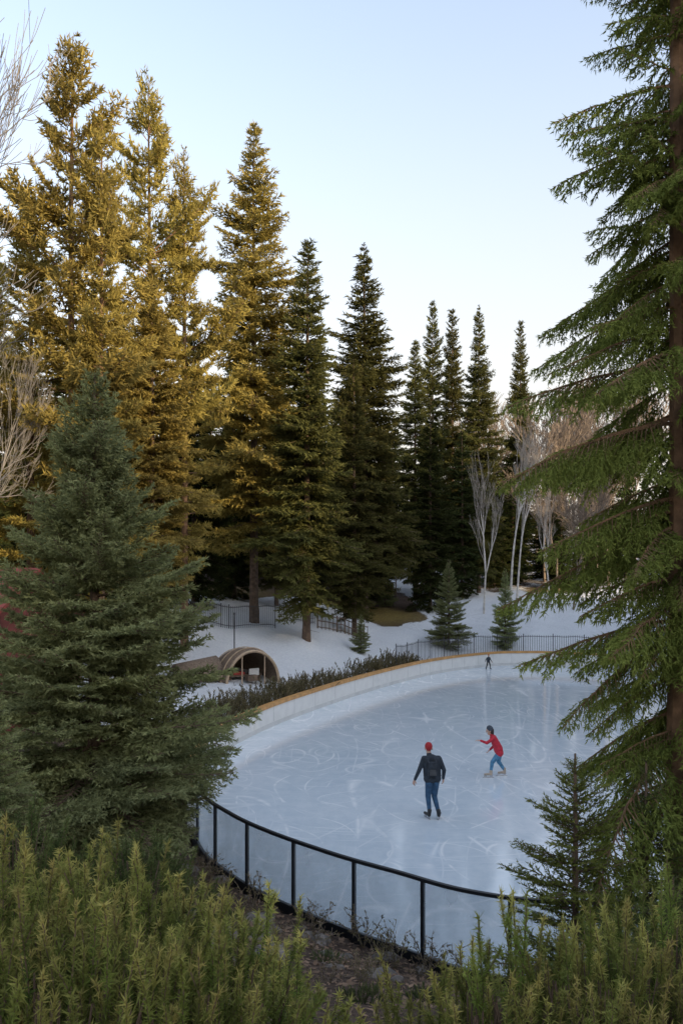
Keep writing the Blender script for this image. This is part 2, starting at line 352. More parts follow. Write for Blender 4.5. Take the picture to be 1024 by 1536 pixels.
for nm,a in (('snow',snow),('gold',gold_)):
    at=me.attributes.new(nm,'FLOAT','POINT'); at.data.foreach_set('value',a.astype(np.float32))
add('ground',me)
# offset outline
tan=nrm(np.roll(RK,-1,0)-np.roll(RK,1,0)); OUT=np.column_stack([-tan[:,1],tan[:,0]])
if inside((RK[:1]+OUT[:1]*.5))[0]: OUT=-OUT
icep=RK+OUT*.06
vv=[(8.0,31.0,0.0)]+[(p[0],p[1],0.0) for p in icep]
me=pydata('ice',vv,[(0,1+i,1+(i+1)%NR) for i in range(NR)],M['ice']); 
if me.polygons[0].normal.z<0: me.flip_normals()
add('ice_rink',me)
def sweep(b,idx,prof,mi=0,closed=False):
    k=len(b.v); n=len(prof); m_=len(idx)
    for i in idx:
        for o,z in prof: p=RK[i%NR]+OUT[i%NR]*o; b.v.append((p[0],p[1],z))
    for j in range(m_ if closed else m_-1):
        for a in range(n): 
            j2=(j+1)%m_; b.f.append([k+j*n+a,k+j*n+(a+1)%n,k+j2*n+(a+1)%n,k+j2*n+a]); b.m.append(mi)
    if not closed: b.f.append([k+a for a in range(n)]); b.m.append(mi); b.f.append([k+(m_-1)*n+a for a in range(n)]); b.m.append(mi)
i0,i1=54,205   # board section
b=Bld(); sweep(b,range(i0,i1),[(0,-.2),(.14,-.2),(.14,.74),(0,.74)],0); sweep(b,range(i0,i1),[(-.04,.742),(.22,.742),(.22,.86),(-.04,.86)],1)
sweep(b,range(i0,i1),[(-.012,-.1),(-.001,-.1),(-.001,.16),(-.012,.16)],2)
for i in range(i0+1,i1-1,4):  # panel seams
    t=tan[i]; p=RK[i]-OUT[i]*.004; b.box((p[0],p[1],.45),(.012,.006,.56),3,math.atan2(t[1],t[0]))
kick=simple('kick_strip',(0.68,0.68,0.66),0.5,0.1,2); seam=simple('panel_seam',(0.6,0.6,0.58),0.6,0.1,2)
add('rink_boards',b.mesh('rink_boards',[M['white'],M['cap'],kick,seam]))
# glass fence on the near side
rng_=list(range(i1-1,NR))+list(range(NR,NR+i0+1)); b=Bld(); gl=Bld()
sweep(b,rng_,[(.02,1.17),(.085,1.17),(.085,1.22),(.02,1.22)]); sweep(b,rng_,[(.02,-.45),(.09,-.45),(.09,.04),(.02,.04)])
acc=0; last=None
for j,i in enumerate(rng_):
    p=RK[i%NR]+OUT[i%NR]*.052
    if last is not None: acc+=np.hypot(*(p-last))
    last=p
    if j==0 or acc>=1.32:
        acc=0; t=tan[i%NR]; b.box((p[0],p[1],.56),(.05,.06,1.22),0,math.atan2(t[1],t[0]))
sweep(gl,rng_,[(.046,.041),(.058,.041),(.058,1.168),(.046,1.168)])
fe=empty('glass_fence'); add('posts_and_rails',b.mesh('posts',[M['black']]),parent=fe); add('glass_panels',gl.mesh('glass',[M['glass']]),parent=fe)
# picket fences
def picket(name,pts,h,sp,mat,rails=2,post=2.4,r=.012,arch=0):
    b=Bld(); e=None
    for (x0,y0),(x1,y1) in zip(pts[:-1],pts[1:]):
        ln=math.hypot(x1-x0,y1-y0); n=max(1,int(ln/sp)); zz=hgt([(x0+(x1-x0)*i/n,y0+(y1-y0)*i/n) for i in range(n+1)])
        for i in range(n+1):
            t=i/n; x=x0+(x1-x0)*t;y=y0+(y1-y0)*t; ispost=(i*sp)%post<sp
            b.rod((x,y,zz[i]-.1),(x,y,zz[i]+h+(.08 if ispost else 0)),r*(2.2 if ispost else 1),n=4 if not ispost else 6)
        for k in range(rails):
            hh=h*(.12+(.82)*k/max(1,rails-1))
            for i in range(n):
                b.rod((x0+(x1-x0)*i/n,y0+(y1-y0)*i/n,zz[i]+hh),(x0+(x1-x0)*(i+1)/n,y0+(y1-y0)*(i+1)/n,zz[i+1]+hh),r*1.3,n=4)
    return add(name,b.mesh(name,[mat]))
off=[tuple(RK[i]+OUT[i]*1.3) for i in range(122,190,4)]
picket('metal_picket_fence',off,1.5,.13,M['grey'],2,2.4,.012)
picket('metal_picket_fence',[(-9.2,46.5),(-6.2,46.0),(-3.7,46.6)],1.25,.11,M['grey'],2,2.5,.014)
picket('metal_picket_fence',[(-3.6,48.5),(-1.6,50)],1.0,.14,M['black'],2,2.5,.012)
picket('wooden_rail_fence',[(-1.4,49),(.2,50.2),(1.6,51.2)],.9,.28,M['wood'],3,1.4,.022)
b=Bld(); x,y=-5.2,40.5; z=gz(x,y); b.rod((x,y,z-.2),(x,y,z+2.5),.035,.03,8); b.box((x,y,z+2.55),(.12,.12,.1)); add('metal_pole',b.mesh('pole',[M['grey']]))
# ---------------------------------------------------------------- dome shelter
e=empty('arched_shelter',(-4.6,38.6,gz(-4.6,38.6)-.12),math.radians(30)); e.scale=(.96,.96,.96)
v=[];f=[];na,nl=20,9
def arch(w,h,y,x0=0,r_in=0):
    return [((w-r_in)*math.cos(a),y,(h-r_in)*math.sin(a)) for a in [math.pi*i/na for i in range(na+1)]]
secs=[(1.30,1.55,-1.3),(1.42,1.68,-.9),(1.42,1.66,-.2),(1.36,1.52,.6),(1.2,1.25,1.3),(.85,.85,1.9),(.3,.35,2.25)]
for w,h,yy in secs: v+=arch(w,h,yy)
for s in range(len(secs)-1):
    for i in range(na): k=s*(na+1)+i; f.append([k,k+1,k+na+2,k+na+1])
k=len(v); 
for w,h,yy in secs[::-1]: v+=arch(w-.06,h-.06,yy)
for s in range(len(secs)-1):
    for i in range(na): q_=k+s*(na+1)+i; f.append([q_,q_+1,q_+na+2,q_+na+1])
add('shell',pydata('shell',v,f,M['thatch'],True),parent=e)
b=Bld()
for (w,h,yy,r) in ((1.33,1.58,-1.32,.07),(1.45,1.71,-.9,.03),(1.45,1.69,-.2,.02),(1.39,1.55,.6,.02)):
    pts=arch(w,h,yy)
    for p0,p1 in zip(pts[:-1],pts[1:]): b.rod(p0,p1,r,n=6)
for xx in (-.55,.6): b.rod((xx,-1.3,0),(xx,-1.3,1.4),.03)
add('rim_hoops',b.mesh('hoops',[M['rim']]),parent=e)
b=Bld(); b.box((0,-.2,.35),(1.7,.5,.08),0); 
for sx in (-.75,.75): b.box((sx,-.2,.15),(.08,.4,.32),0)
b.box((-.35,-.25,.46),(.6,.4,.12),1); b.box((.4,-.5,.5),(.5,.1,.32),2); b.box((.1,-.9,.28),(.5,.35,.26),0)
add('bench_and_cushions',b.mesh('bench',[M['wood'],M['red'],M['white']]),parent=e)
v=[];f=[]
for i,(xx) in enumerate((-3.2,-2.2,-1.2)):
    for a in range(9): t=a/8; v.append((xx,-.9+2.4*t,.25+.95*math.sin(math.pi*t)*(.7+.15*i)))
for i in range(2):
    for a in range(8): k=i*9+a; f.append([k,k+1,k+10,k+9])
me=pydata('lean_to',v,f,M['thatch'],True); o=add('side_roof',me,parent=e); so=o.modifiers.new('s','SOLIDIFY'); so.thickness=.1
b=Bld()
for xx in (-3.1,-1.5):
    for yy in (-.85,1.4): b.rod((xx,yy,-.2),(xx,yy,.35),.05)
add('side_posts',b.mesh('sp',[M['wood']]),parent=e)
# round sign
e=empty('round_sign',(4.3,66,gz(4.3,66))); b=Bld(); zc=max(1.6,6.0-e.location.z); b.rod((0,.06,-.3),(0,.06,zc+.4),.05,n=8); add('post',b.mesh('p',[M['wood']]),parent=e)
b=Bld(); b.rod((0,0,zc),(0,-.05,zc),.52,n=32,mi=0); b.rod((0,-.051,zc),(0,-.07,zc),.40,n=32,mi=1); b.rod((0,-.071,zc),(0,-.085,zc),.22,n=24,mi=0); b.box((0,-.095,zc),(.65,.012,.1),0)
add('disc',b.mesh('d',[M['red'],M['white']]),parent=e)
# cabin
def cabin(name,x,y,w,d,h,rz,wall,roof):
    e=empty(name,(x,y,gz(x,y)-.3),rz); b=Bld(); b.box((0,0,h/2),(w,d,h)); 
    k=len(b.v); b.v+=[(-w/2,-d/2,h),(w/2,-d/2,h),(0,-d/2,h+w*.35),(-w/2,d/2,h),(w/2,d/2,h),(0,d/2,h+w*.35)]; b.f+=[[k,k+1,k+2],[k+4,k+3,k+5]]; b.m+=[0,0]
    add('walls',b.mesh('w',[wall]),parent=e)
    b=Bld(); k=0
    for s in (-1,1):
        k=len(b.v); b.v+=[(0,-d/2-.3,h+w*.35+.03),(0,d/2+.3,h+w*.35+.03),(s*(w/2+.3),d/2+.3,h-.18),(s*(w/2+.3),-d/2-.3,h-.18)]
        b.v+=[(p[0],p[1],p[2]+.12) for p in b.v[k:k+4]]
        for q_ in ((0,1,2,3),(4,5,6,7),(0,1,5,4),(1,2,6,5),(2,3,7,6),(3,0,4,7)): b.f.append([k+i for i in q_]); b.m.append(0)
    add('roof',b.mesh('r',[roof]),parent=e)
    b=Bld(); b.box((0,-d/2-.02,1.0),(.9,.05,2.0),0); b.box((w*.3,-d/2-.02,1.4),(.7,.05,.7),1); add('door_and_window',b.mesh('dw',[M['wood'],M['black']]),parent=e)
roofred=simple('red_roof',(0.24,0.045,0.03),0.7,0.25,3,bump=.3)
cabin('red_cabin',-11.4,26.0,3.6,4.4,3.7,math.radians(70),simple('red_siding',(0.16,0.04,0.03),0.8,0.3,3),roofred)
# ---------------------------------------------------------------- trees
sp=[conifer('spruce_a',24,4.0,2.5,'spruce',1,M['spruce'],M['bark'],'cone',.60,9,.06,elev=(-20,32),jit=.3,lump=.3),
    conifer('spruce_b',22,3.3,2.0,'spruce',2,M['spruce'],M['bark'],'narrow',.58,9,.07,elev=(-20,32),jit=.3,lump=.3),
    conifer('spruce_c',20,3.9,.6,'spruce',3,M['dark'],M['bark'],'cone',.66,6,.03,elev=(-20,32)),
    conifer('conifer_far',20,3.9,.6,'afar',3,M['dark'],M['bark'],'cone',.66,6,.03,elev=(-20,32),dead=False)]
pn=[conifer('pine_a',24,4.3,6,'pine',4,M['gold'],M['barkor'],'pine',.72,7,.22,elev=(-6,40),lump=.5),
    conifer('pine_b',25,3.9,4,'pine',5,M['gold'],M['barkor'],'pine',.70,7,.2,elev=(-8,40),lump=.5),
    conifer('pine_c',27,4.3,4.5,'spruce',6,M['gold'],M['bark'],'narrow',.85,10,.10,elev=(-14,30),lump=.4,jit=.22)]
def put(nm,me,x,y,top,h0,rz=None,wx=1.0,parent=None,zoff=0):
    z=gz(x,y); s=(top-z)/h0 if top else 1; return add(nm,me,(x,y,z+zoff),RNG.random()*6.28 if rz is None else rz,(s*wx,s*wx,s),parent)
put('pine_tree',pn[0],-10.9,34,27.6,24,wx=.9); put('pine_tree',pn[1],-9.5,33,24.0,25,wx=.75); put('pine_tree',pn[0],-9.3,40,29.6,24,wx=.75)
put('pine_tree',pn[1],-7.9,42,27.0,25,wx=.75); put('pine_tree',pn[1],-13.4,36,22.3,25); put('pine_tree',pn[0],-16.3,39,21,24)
put('spruce_tree',pn[2],-5.0,48,31.6,27,wx=.95); put('spruce_tree',sp[1],-1.9,45,23.6,22,wx=.95); put('spruce_tree',sp[0],1.6,58,28.4,24,wx=1.05)
put('fir_tree',sp[1],.8,51,18.7,22,wx=.9); put('spruce_tree',sp[1],6.0,68,24.5,22,wx=.82); put('spruce_tree',sp[1],7.9,72,29,22,wx=.6)
put('spruce_tree',sp[1],10,75,29.2,22,wx=.66); put('spruce_tree',sp[0],11.5,70,27.9,24,wx=.72); put('spruce_tree',sp[1],17.1,80,29.6,22,wx=.6)
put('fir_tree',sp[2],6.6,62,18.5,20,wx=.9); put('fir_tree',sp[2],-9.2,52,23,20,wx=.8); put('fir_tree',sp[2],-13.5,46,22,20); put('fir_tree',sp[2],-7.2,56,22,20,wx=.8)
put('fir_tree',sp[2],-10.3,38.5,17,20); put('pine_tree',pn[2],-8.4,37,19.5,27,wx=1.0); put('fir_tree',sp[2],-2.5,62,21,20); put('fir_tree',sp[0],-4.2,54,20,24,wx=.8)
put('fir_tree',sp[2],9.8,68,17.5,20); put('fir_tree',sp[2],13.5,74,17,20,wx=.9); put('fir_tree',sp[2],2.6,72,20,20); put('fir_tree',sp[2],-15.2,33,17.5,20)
put('fir_tree',sp[2],15.6,76,15.5,20,wx=1.1); put('fir_tree',sp[2],19.5,74,13.5,20,wx=1.2); put('fir_tree',sp[2],23.5,79,14.5,20,wx=1.2)
# distant forest: one object (parent) of instanced conifers
df=empty('distant_forest'); r=np.random.default_rng(5)
for row,(yy,hh) in enumerate(((66,15),(80,17),(100,19),(125,22))):
    x=-yy*.55-6
    while x<yy*.6+8:
        X_=x+r.normal(0,.8); Y_=yy+r.normal(0,3.0); u=X_/Y_
        if not (3<X_<13.5 and Y_<88) and not (u>.09 and Y_<75):
            h=hh*r.uniform(.8,1.2)*(1 if u<.10 else (.72 if u<.2 else .56)); 
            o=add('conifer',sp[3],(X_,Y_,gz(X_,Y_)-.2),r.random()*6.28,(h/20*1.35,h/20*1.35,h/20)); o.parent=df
        x+=4.2*r.uniform(.7,1.3)*(1+row*.12)
fe_=empty('forest_edge')
for X_,Y_ in [(x,y) for x in (29,35) for y in np.arange(-34,54,3.4)]:
    h=(21.5 if Y_<30 else 23)*r.uniform(.75,1.12); X2=X_+r.normal(0,1)
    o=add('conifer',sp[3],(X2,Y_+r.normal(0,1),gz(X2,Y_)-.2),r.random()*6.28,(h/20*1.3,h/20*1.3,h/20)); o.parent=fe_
# bare trees
bt=[bare_tree('birch_a',10,21,M['birch'],M['birchtwig'],.30,lean=.03,r0=.11),bare_tree('birch_b',12,22,M['birch'],M['birchtwig'],.28,lean=.03,r0=.13),bare_tree('bare_a',12,23,M['barebrown'],M['barebrown'],.45,7,rmin=.014),bare_tree('bare_b',11,24,M['barebrown'],M['barebrown'],.5,7,rmin=.014)]
put('birch_tree',bt[0],10.4,61,14.5,10,wx=.75); put('birch_tree',bt[1],12.7,63,17,12,wx=.75); put('birch_tree',bt[1],13.4,64,16,12,rz=2,wx=.75); put('birch_tree',bt[0],16.0,64,13.5,10,wx=.75)
put('bare_tree',bt[3],17.2,62,13.5,11)
for k,(x,y,t) in enumerate([(19,78,22),(22,84,25),(25.5,86,27),(28,82,25),(21,90,27),(24,75,20),(18,70,15),(31,88,27),(15,84,22),(20,68,14),(22,72,17),(27,95,28),(17.5,90,24),(23.5,92,27)]): put('bare_tree',bt[2+k%2],x,y,t,12 if k%2==0 else 11,wx=1.0)
# bare trees standing left of the viewpoint (twigs reach the top left)
tl=bare_tree('bare_c',9,31,M['greytwig'],M['greytwig'],.5,7,rmin=.004); put('bare_tree',tl,-7.3,10.5,14.2,9,rz=1.0,wx=.72); put('bare_tree',tl,-13.6,29,15.5,9,rz=2.0,wx=.6)
# hero spruce left, hemlock right, young firs
ls=conifer('blue_spruce',8.3,2.95,.3,'nspruce',41,M['blue'],M['bark'],'cone',.29,9,.04,elev=(-10,48),lump=.2,tr=.13)
put('spruce_tree',ls,-4.25,14.4,9.35,8.3,rz=.6)
ls2=conifer('small_blue_spruce',4,1.3,.2,'young',42,M['blue'],M['bark'],'cone',.2,8,.04,elev=(-10,42),lump=.15,tr=.06)
put('spruce_tree',ls2,-4.75,11.3,4.4,4,wx=1.1)
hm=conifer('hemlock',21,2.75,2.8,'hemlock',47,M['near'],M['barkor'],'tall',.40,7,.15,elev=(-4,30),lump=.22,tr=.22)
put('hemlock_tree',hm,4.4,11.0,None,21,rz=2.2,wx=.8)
yf=conifer('young_fir',3,1.1,.15,'young',44,M['near'],M['bark'],'cone',.2,7,.05,elev=(-2,42),lump=.18,tr=.04)
yf2=conifer('young_fir2',3.4,1.0,.15,'young',45,M['young'],M['bark'],'cone',.2,7,.05,elev=(0,42),lump=.18,tr=.04)
put('young_fir_tree',yf,2.66,9.5,3.87,3); put('young_fir_tree',yf2,3.75,10.3,3.6,3.4); put('young_fir_tree',yf2,3.3,8.3,2.9,3.4,wx=1.5); put('young_fir_tree',yf2,4.4,9.4,3.2,3.4,wx=1.4)
fs=conifer('field_fir',5.5,1.75,.25,'nspruce',46,M['blue'],M['bark'],'cone',.33,8,.05,elev=(-5,42),lump=.15,tr=.07)
put('young_fir_tree',fs,6.75,52.5,6.45,5.5,wx=.9); put('young_fir_tree',fs,10.5,53.5,5.9,5.5,wx=.75); put('young_fir_tree',fs,3.3,63,6.1,5.5,wx=1.05); put('young_fir_tree',fs,1.1,47.5,3.3,5.5,wx=1.0)
# ---------------------------------------------------------------- shrubs
def shoot(rng,Ln,nl,nw,per,side=7,spread=.85,sl=(.2,.45),tp_e=3.0,gr=.15):
    n=6; ax=[np.zeros(3)]; d=np.array([0,0,1.])
    for i in range(n): d=nrm(d+rng.normal(0,.06,3)); ax.append(ax[-1]+d*Ln/n)
    ax=np.array(ax); S0=list(ax[:-1]);S1=list(ax[1:]);U=list(np.linspace(.0,.85,n)); V_=list(np.linspace(.15,1,n))
    for k in range(side):
        q=rng.uniform(.05,.75); i=int(q*n); a=rng.random()*6.28; dd=nrm(np.array([math.cos(a)*.6,math.sin(a)*.6,1.0])); l=Ln*rng.uniform(*sl)*(1-q*.5); S0.append(ax[i]);S1.append(ax[i]+dd*l);U.append(.3);V_.append(.8)
    T,idx,t=needles(S0,S1,per,nl,nw,rng,spread,gr); U=np.array(U);V_=np.array(V_); u=U[idx]+(V_-U)[idx]*t
    tip=np.repeat(np.clip(u,0,1)**tp_e,3); tip=tip.reshape(-1,3); tip[:,2]=np.minimum(1,tip[:,2]+.2); tip=tip.ravel()
    W=tubes(S0,S1,np.full(len(S0),.004),np.full(len(S0),.0025),3); return T,tip,W
def shrub(name,rad,h,nsh,seed,mat,Ln=.34,nl=.036,nw=.0072,per=600,side=1,lay=2,tilt=.4,tp_e=2.2,lean=.17):
    rng=np.random.default_rng(seed); pr=[shoot(rng,Ln,nl,nw,per,side,2.2,(.35,.55),tp_e,.4) for _ in range(6)]; TV=[];TT=[];TP=[];WV=[]
    for k in range(nsh):
        rr=rad*math.sqrt((k+.5)/nsh); a=k*2.39996+rng.normal(0,.25); T,tp,W=pr[rng.integers(6)]; s=rng.uniform(.7,1.25)
        dome=h*math.sqrt(max(.05,1-(rr/rad)**2*.8))*rng.uniform(.72,1.06); zt=dome-Ln*s*(.9 if k%lay else 1.5); zt=max(0,zt)
        lx=math.cos(a)*rr/rad*tilt+rng.normal(0,lean); ly=math.sin(a)*rr/rad*tilt+rng.normal(0,lean); az=rng.random()*6.28; ca,sa=math.cos(az),math.sin(az)
        A=np.array([[ca,-sa,0],[sa,ca,0],[0,0,1]]).T; Sh=np.array([[1,0,0],[0,1,0],[lx,ly,1]]); o=np.array([math.cos(a)*rr,math.sin(a)*rr,zt])
        sc=np.array([1.2,1.2,s]); TV.append((T*sc)@A@Sh+o);WV.append((W*sc)@A@Sh+o);TP.append(tp*rng.uniform(.25,1));TT.append(np.full(len(T),np.clip(rng.normal(.4,.3),0,1)))
    n=25; a=rng.random(n)*6.28; rr=rng.random(n)*rad*.7; WV.append(tubes(np.column_stack([np.cos(a)*.05,np.sin(a)*.05,np.full(n,-.1)]),np.column_stack([np.cos(a)*rr,np.sin(a)*rr,np.full(n,h*.7)]),np.full(n,.012),np.full(n,.005),4))
    F=np.concatenate(TV);W=np.concatenate(WV)
    return tri_mesh(name,np.concatenate([F,W]),[mat,M['bark']],np.concatenate([np.zeros(len(F)//3),np.ones(len(W)//3)]),np.concatenate([np.concatenate(TT),np.zeros(len(W))]),np.concatenate([np.concatenate(TP),np.zeros(len(W))]))
ya=shrub('yew_a',.75,1.15,150,51,M['yew']); yb=shrub('yew_b',.6,.85,66,52,M['yew'],Ln=.38,lay=3); yc=shrub('yew_c',.7,.8,100,53,M['young'],Ln=.30,tilt=.6)
def ps(me,x,y,top,h,wx=1.0,nm='yew_shrub'):
    z=gz(x,y)-.05; s=(top-z)/h; add(nm,me,(x,y,z),RNG.random()*6.28,(wx,wx,s))
for x,y,t in [(-1.35,3.7,4.66),(-.8,3.9,4.42),(-1.9,4.2,4.65),(-.68,4.6,4.22),(-1.3,4.8,4.45),(-2.5,5.2,4.45),(-1.9,5.8,4.1)]: ps(ya,x,y,t,1.15,.95)
for x,y,t in [(.75,4.7,3.88),(1.15,5.0,3.95),(1.55,4.9,3.95),(1.95,5.3,3.9),(.15,4.3,3.55),(-.25,4.0,3.65),(2.3,5.8,3.85),(1.4,4.2,3.75)]: ps(yb,x,y,t,.85)
for x,y,t in [(-2.1,8.4,3.2),(-3.2,8.2,3.8),(-2.6,10.5,2.7),(2.6,7.0,3.1),(3.1,7.2,3.2),(3.8,7.8,3.0)]: ps(yc,x,y,t,.8,1.05)
for x,y,s in [(-.9,9.2,.3),(.2,8.0,.25),(-1.6,11.4,.35),(.9,9.0,.25),(-.2,10.8,.22),(1.6,8.2,.3)]: add('ground_juniper',yc,(x,y,gz(x,y)-.04),x*7,(s*1.3,s*1.3,s))
# hedge along outside of boards: brown-green twiggy mass
def hedge(name,idx,offs,h,n,seed,mat,nl=.06,nw=.028,per=55,Ln=.5):
    rng=np.random.default_rng(seed); pr=[shoot(rng,Ln,nl,nw,per,6) for _ in range(5)]; TV=[];TT=[];TP=[];WV=[]
    for k in range(n):
        i=idx[int(rng.random()*len(idx))]; p=RK[i]+OUT[i]*rng.uniform(*offs)+tan[i]*rng.uniform(-.3,.3); T,tp,W=pr[rng.integers(5)]; s=rng.uniform(.7,1.35)
        hh=h*(.75+.35*math.sin(i*.5)*math.sin(i*.23+1)); z=rng.uniform(-.05,hh*.6); lx,ly=rng.normal(0,.3,2); Sh=np.array([[1,0,0],[0,1,0],[lx,ly,1]])
        o=np.array([p[0],p[1],gzc[i]+z]); TV.append((T*s)@Sh+o);WV.append((W*s*np.array([1,1,1]))@Sh+o);TP.append(tp);TT.append(np.full(len(T),rng.random()))
    F=np.concatenate(TV);W=np.concatenate(WV)
    return tri_mesh(name,np.concatenate([F,W]),[mat,M['barebrown']],np.concatenate([np.zeros(len(F)//3),np.ones(len(W)//3)]),np.concatenate([np.concatenate(TT),np.zeros(len(W))]),np.concatenate([np.concatenate(TP),np.zeros(len(W))]))
gzc=hgt(RK+OUT*.9)
add('hedge',hedge('hedge',list(range(70,128)),(.35,2.5),1.2,2000,61,M['hedge']))
add('dry_grass',hedge('dry_grass',list(range(70,124)),(1.8,4.2),.35,420,62,M['hedge'],nl=.09,nw=.012,per=40,Ln=.55))
# weeds on the near bank
def weed(seed,h):
    rng=np.random.default_rng(seed); P0=[];P1=[];lv=[]
    for k in range(9):
        a=rng.random()*6.28; d=nrm(np.array([math.cos(a)*.5,math.sin(a)*.5,1])); q=np.zeros(3)
        for i in range(4):
            d=nrm(d+rng.normal(0,.2,3)); e=q+d*h/4; P0.append(q);P1.append(e); 
            if i>0:
                for _ in range(2): dd=nrm(d+rng.normal(0,.8,3)); P0.append(e);P1.append(e+dd*h*.2)
            q=e
    T,idx,t=needles(P0,P1,22,.045,.022,rng,1.0); W=tubes(P0,P1,np.full(len(P0),.004),np.full(len(P0),.003),3)
    return tri_mesh('weed',np.concatenate([T,W]),[M['hedge'],M['barebrown']],np.concatenate([np.zeros(len(T)//3),np.ones(len(W)//3)]),np.full(len(T)+len(W),.7),np.full(len(T)+len(W),.8))
wd=[weed(s,.5) for s in (1,2,3)]
r=np.random.default_rng(9)
for i in [2,6,8,14,18,22,27,33,36,39,45,50,258,254]:
    p=RK[i]+OUT[i]*r.uniform(.25,.9); add('dry_weed',wd[r.integers(3)],(p[0],p[1],gz(*p)-.02),r.random()*6,r.uniform(.6,1.3))
for _ in range(30):
    i=int(r.integers(0,45)); p=RK[i]+OUT[i]*r.uniform(1,5); add('dry_weed',wd[r.integers(3)],(p[0],p[1],gz(*p)-.02),r.random()*6,r.uniform(.3,.8))
# leaf litter, one mesh
n=7000; P0=[];ii=r.integers(0,60,n); ii=np.where(ii>50,NR-(ii-50),ii)%NR; P=RK[ii]+OUT[ii]*r.uniform(.15,6.5,n)[:,None]+r.normal(0,.3,(n,2)); ok=~inside(P)&(dist(P,RK)>.14); P=P[ok]; n=len(P)
z=hgt(P)+.012; c=np.column_stack([P,z]); a=nrm(np.column_stack([r.normal(size=(n,2)),r.normal(0,.35,n)])); s_=nrm(np.column_stack([-a[:,1],a[:,0],r.normal(0,.3,n)])); l=r.uniform(.02,.07,n)[:,None]; w_=np.where(r.random(n)<.6,.5,.12)[:,None]*l
T=np.stack([c-a*l,c+s_*w_,c+a*l, c-a*l,c-s_*w_,c+a*l],1).reshape(-1,3)
add('leaf_litter',tri_mesh('leaf_litter',T,[simple('dead_leaves',(0.22,0.14,0.09),.9,.6,3)]))
# stones on the bank, one mesh
import bmesh
bm=bmesh.new()
for _ in range(130):
    i=int(r.integers(0,48)); p=RK[i]+OUT[i]*r.uniform(.3,6); s=float(r.gamma(2.0,.035))+.02
    g_=bmesh.ops.create_icosphere(bm,subdivisions=2,radius=s); ph=r.random(3)*6; z0=gz(*p)
    for v_ in g_['verts']:
        k=1+.25*math.sin(v_.co.x/s*2+ph[0])+.2*math.sin(v_.co.y/s*3+ph[1]); v_.co=Vector((v_.co.x*k*1.2,v_.co.y*k,v_.co.z*k*.6))+Vector((p[0],p[1],z0+s*.1))
me=bpy.data.meshes.new('stones'); bm.to_mesh(me); bm.free(); me.materials.append(M['stone']); add('stones',me)
# ---------------------------------------------------------------- people
def person(name,loc,rz,bones,mats,extra,sc=1,vox=.0075):
    """bones: (p0,p1,r0,r1,label)"""
    e=empty(name,loc,rz); e.scale=(sc,)*3
    bm=bmesh.new(); S=[]
    for p0,p1,r0,r1,lb in bones:
        p0=Vector(p0);p1=Vector(p1); n=max(2,int((p1-p0).length/(min(r0,r1)*.4))+1)
        for i in range(n):
            t=i/(n-1); p=p0.lerp(p1,t); r_=r0+(r1-r0)*t; S.append((*p,r_,lb))
            g_=bmesh.ops.create_icosphere(bm,subdivisions=2,radius=r_); bmesh.ops.translate(bm,verts=g_['verts'],vec=p)
    me=bpy.data.meshes.new('body'); bm.to_mesh(me); bm.free(); o=add('body',me); 
    md=o.modifiers.new('r','REMESH'); md.mode='VOXEL'; md.voxel_size=vox
    sm_=o.modifiers.new('s','SMOOTH'); sm_.factor=.5; sm_.iterations=4
    dg=bpy.context.evaluated_depsgraph_get(); me2=bpy.data.meshes.new_from_object(o.evaluated_get(dg)); bpy.data.objects.remove(o)
    nf=len(me2.polygons); c=np.zeros(nf*3); me2.polygons.foreach_get('center',c); c=c.reshape(-1,3); S=np.array(S); best=np.full(nf,1e9); lab=np.zeros(nf,int)
    for s in S:
        d=np.linalg.norm(c-s[:3],axis=1)-s[3]; k=d<best; best[k]=d[k]; lab[k]=int(s[4])
    me2.materials.clear()
    for m_ in mats: me2.materials.append(m_)
    me2.polygons.foreach_set('material_index',lab.astype(np.int32)); me2.polygons.foreach_set('use_smooth',[True]*nf); add('body',me2,parent=e)
    b=Bld(); extra(b); add('skates_and_details',b.mesh('det',mats),parent=e); return e
def hand(w,d,nrm_,lb,s=1.0,curl=.5):
    w=Vector(w);d=Vector(d).normalized();n=Vector(nrm_).normalized(); sd=d.cross(n).normalized(); n=sd.cross(d); B=[]
    for k in (-.024,0,.024): B.append((w+sd*k*.6*s,w+d*.075*s+sd*k*s,.016*s,.014*s,lb))
    for k,l in ((-.033,.062),(-.011,.078),(.011,.082),(.033,.072)):
        a=w+d*.08*s+sd*k*s; m_=a+(d*1+n*curl*.6).normalized()*l*.5*s; t=m_+(d*.8+n*curl*1.6).normalized()*l*.5*s; B+=[(a,m_,.0098*s,.0092*s,lb),(m_,t,.0092*s,.008*s,lb)]
    a=w+d*.02*s+sd*.028*s; m_=a+(d*.6+sd*.8+n*.2).normalized()*.04*s; t=m_+(d*.9+sd*.25+n*.4).normalized()*.035*s; B+=[(a,m_,.013*s,.011*s,lb),(m_,t,.011*s,.009*s,lb)]
    return B
def head(c,fwd,lbS,lbH,s=1.0,hat=True):
    c=Vector(c);f=Vector(fwd).normalized(); up=Vector((0,0,1)); up=(up-f*up.dot(f)).normalized(); sd=f.cross(up); B=[]
    B+=[(c+up*.03*s-f*.02*s,c+up*.03*s+f*.015*s,.086*s,.080*s,lbS),(c-up*.05*s+f*.02*s,c-up*.075*s+f*.045*s,.062*s,.042*s,lbS)]
    B+=[(c+f*.098*s+up*.012*s,c+f*.112*s-up*.018*s,.009*s,.014*s,lbS)]
    for k in (-1,1): B+=[(c+sd*.083*s*k+up*.01*s,c+sd*.083*s*k-up*.025*s,.016*s,.012*s,lbS)]
    return B,(c,f,up,sd)
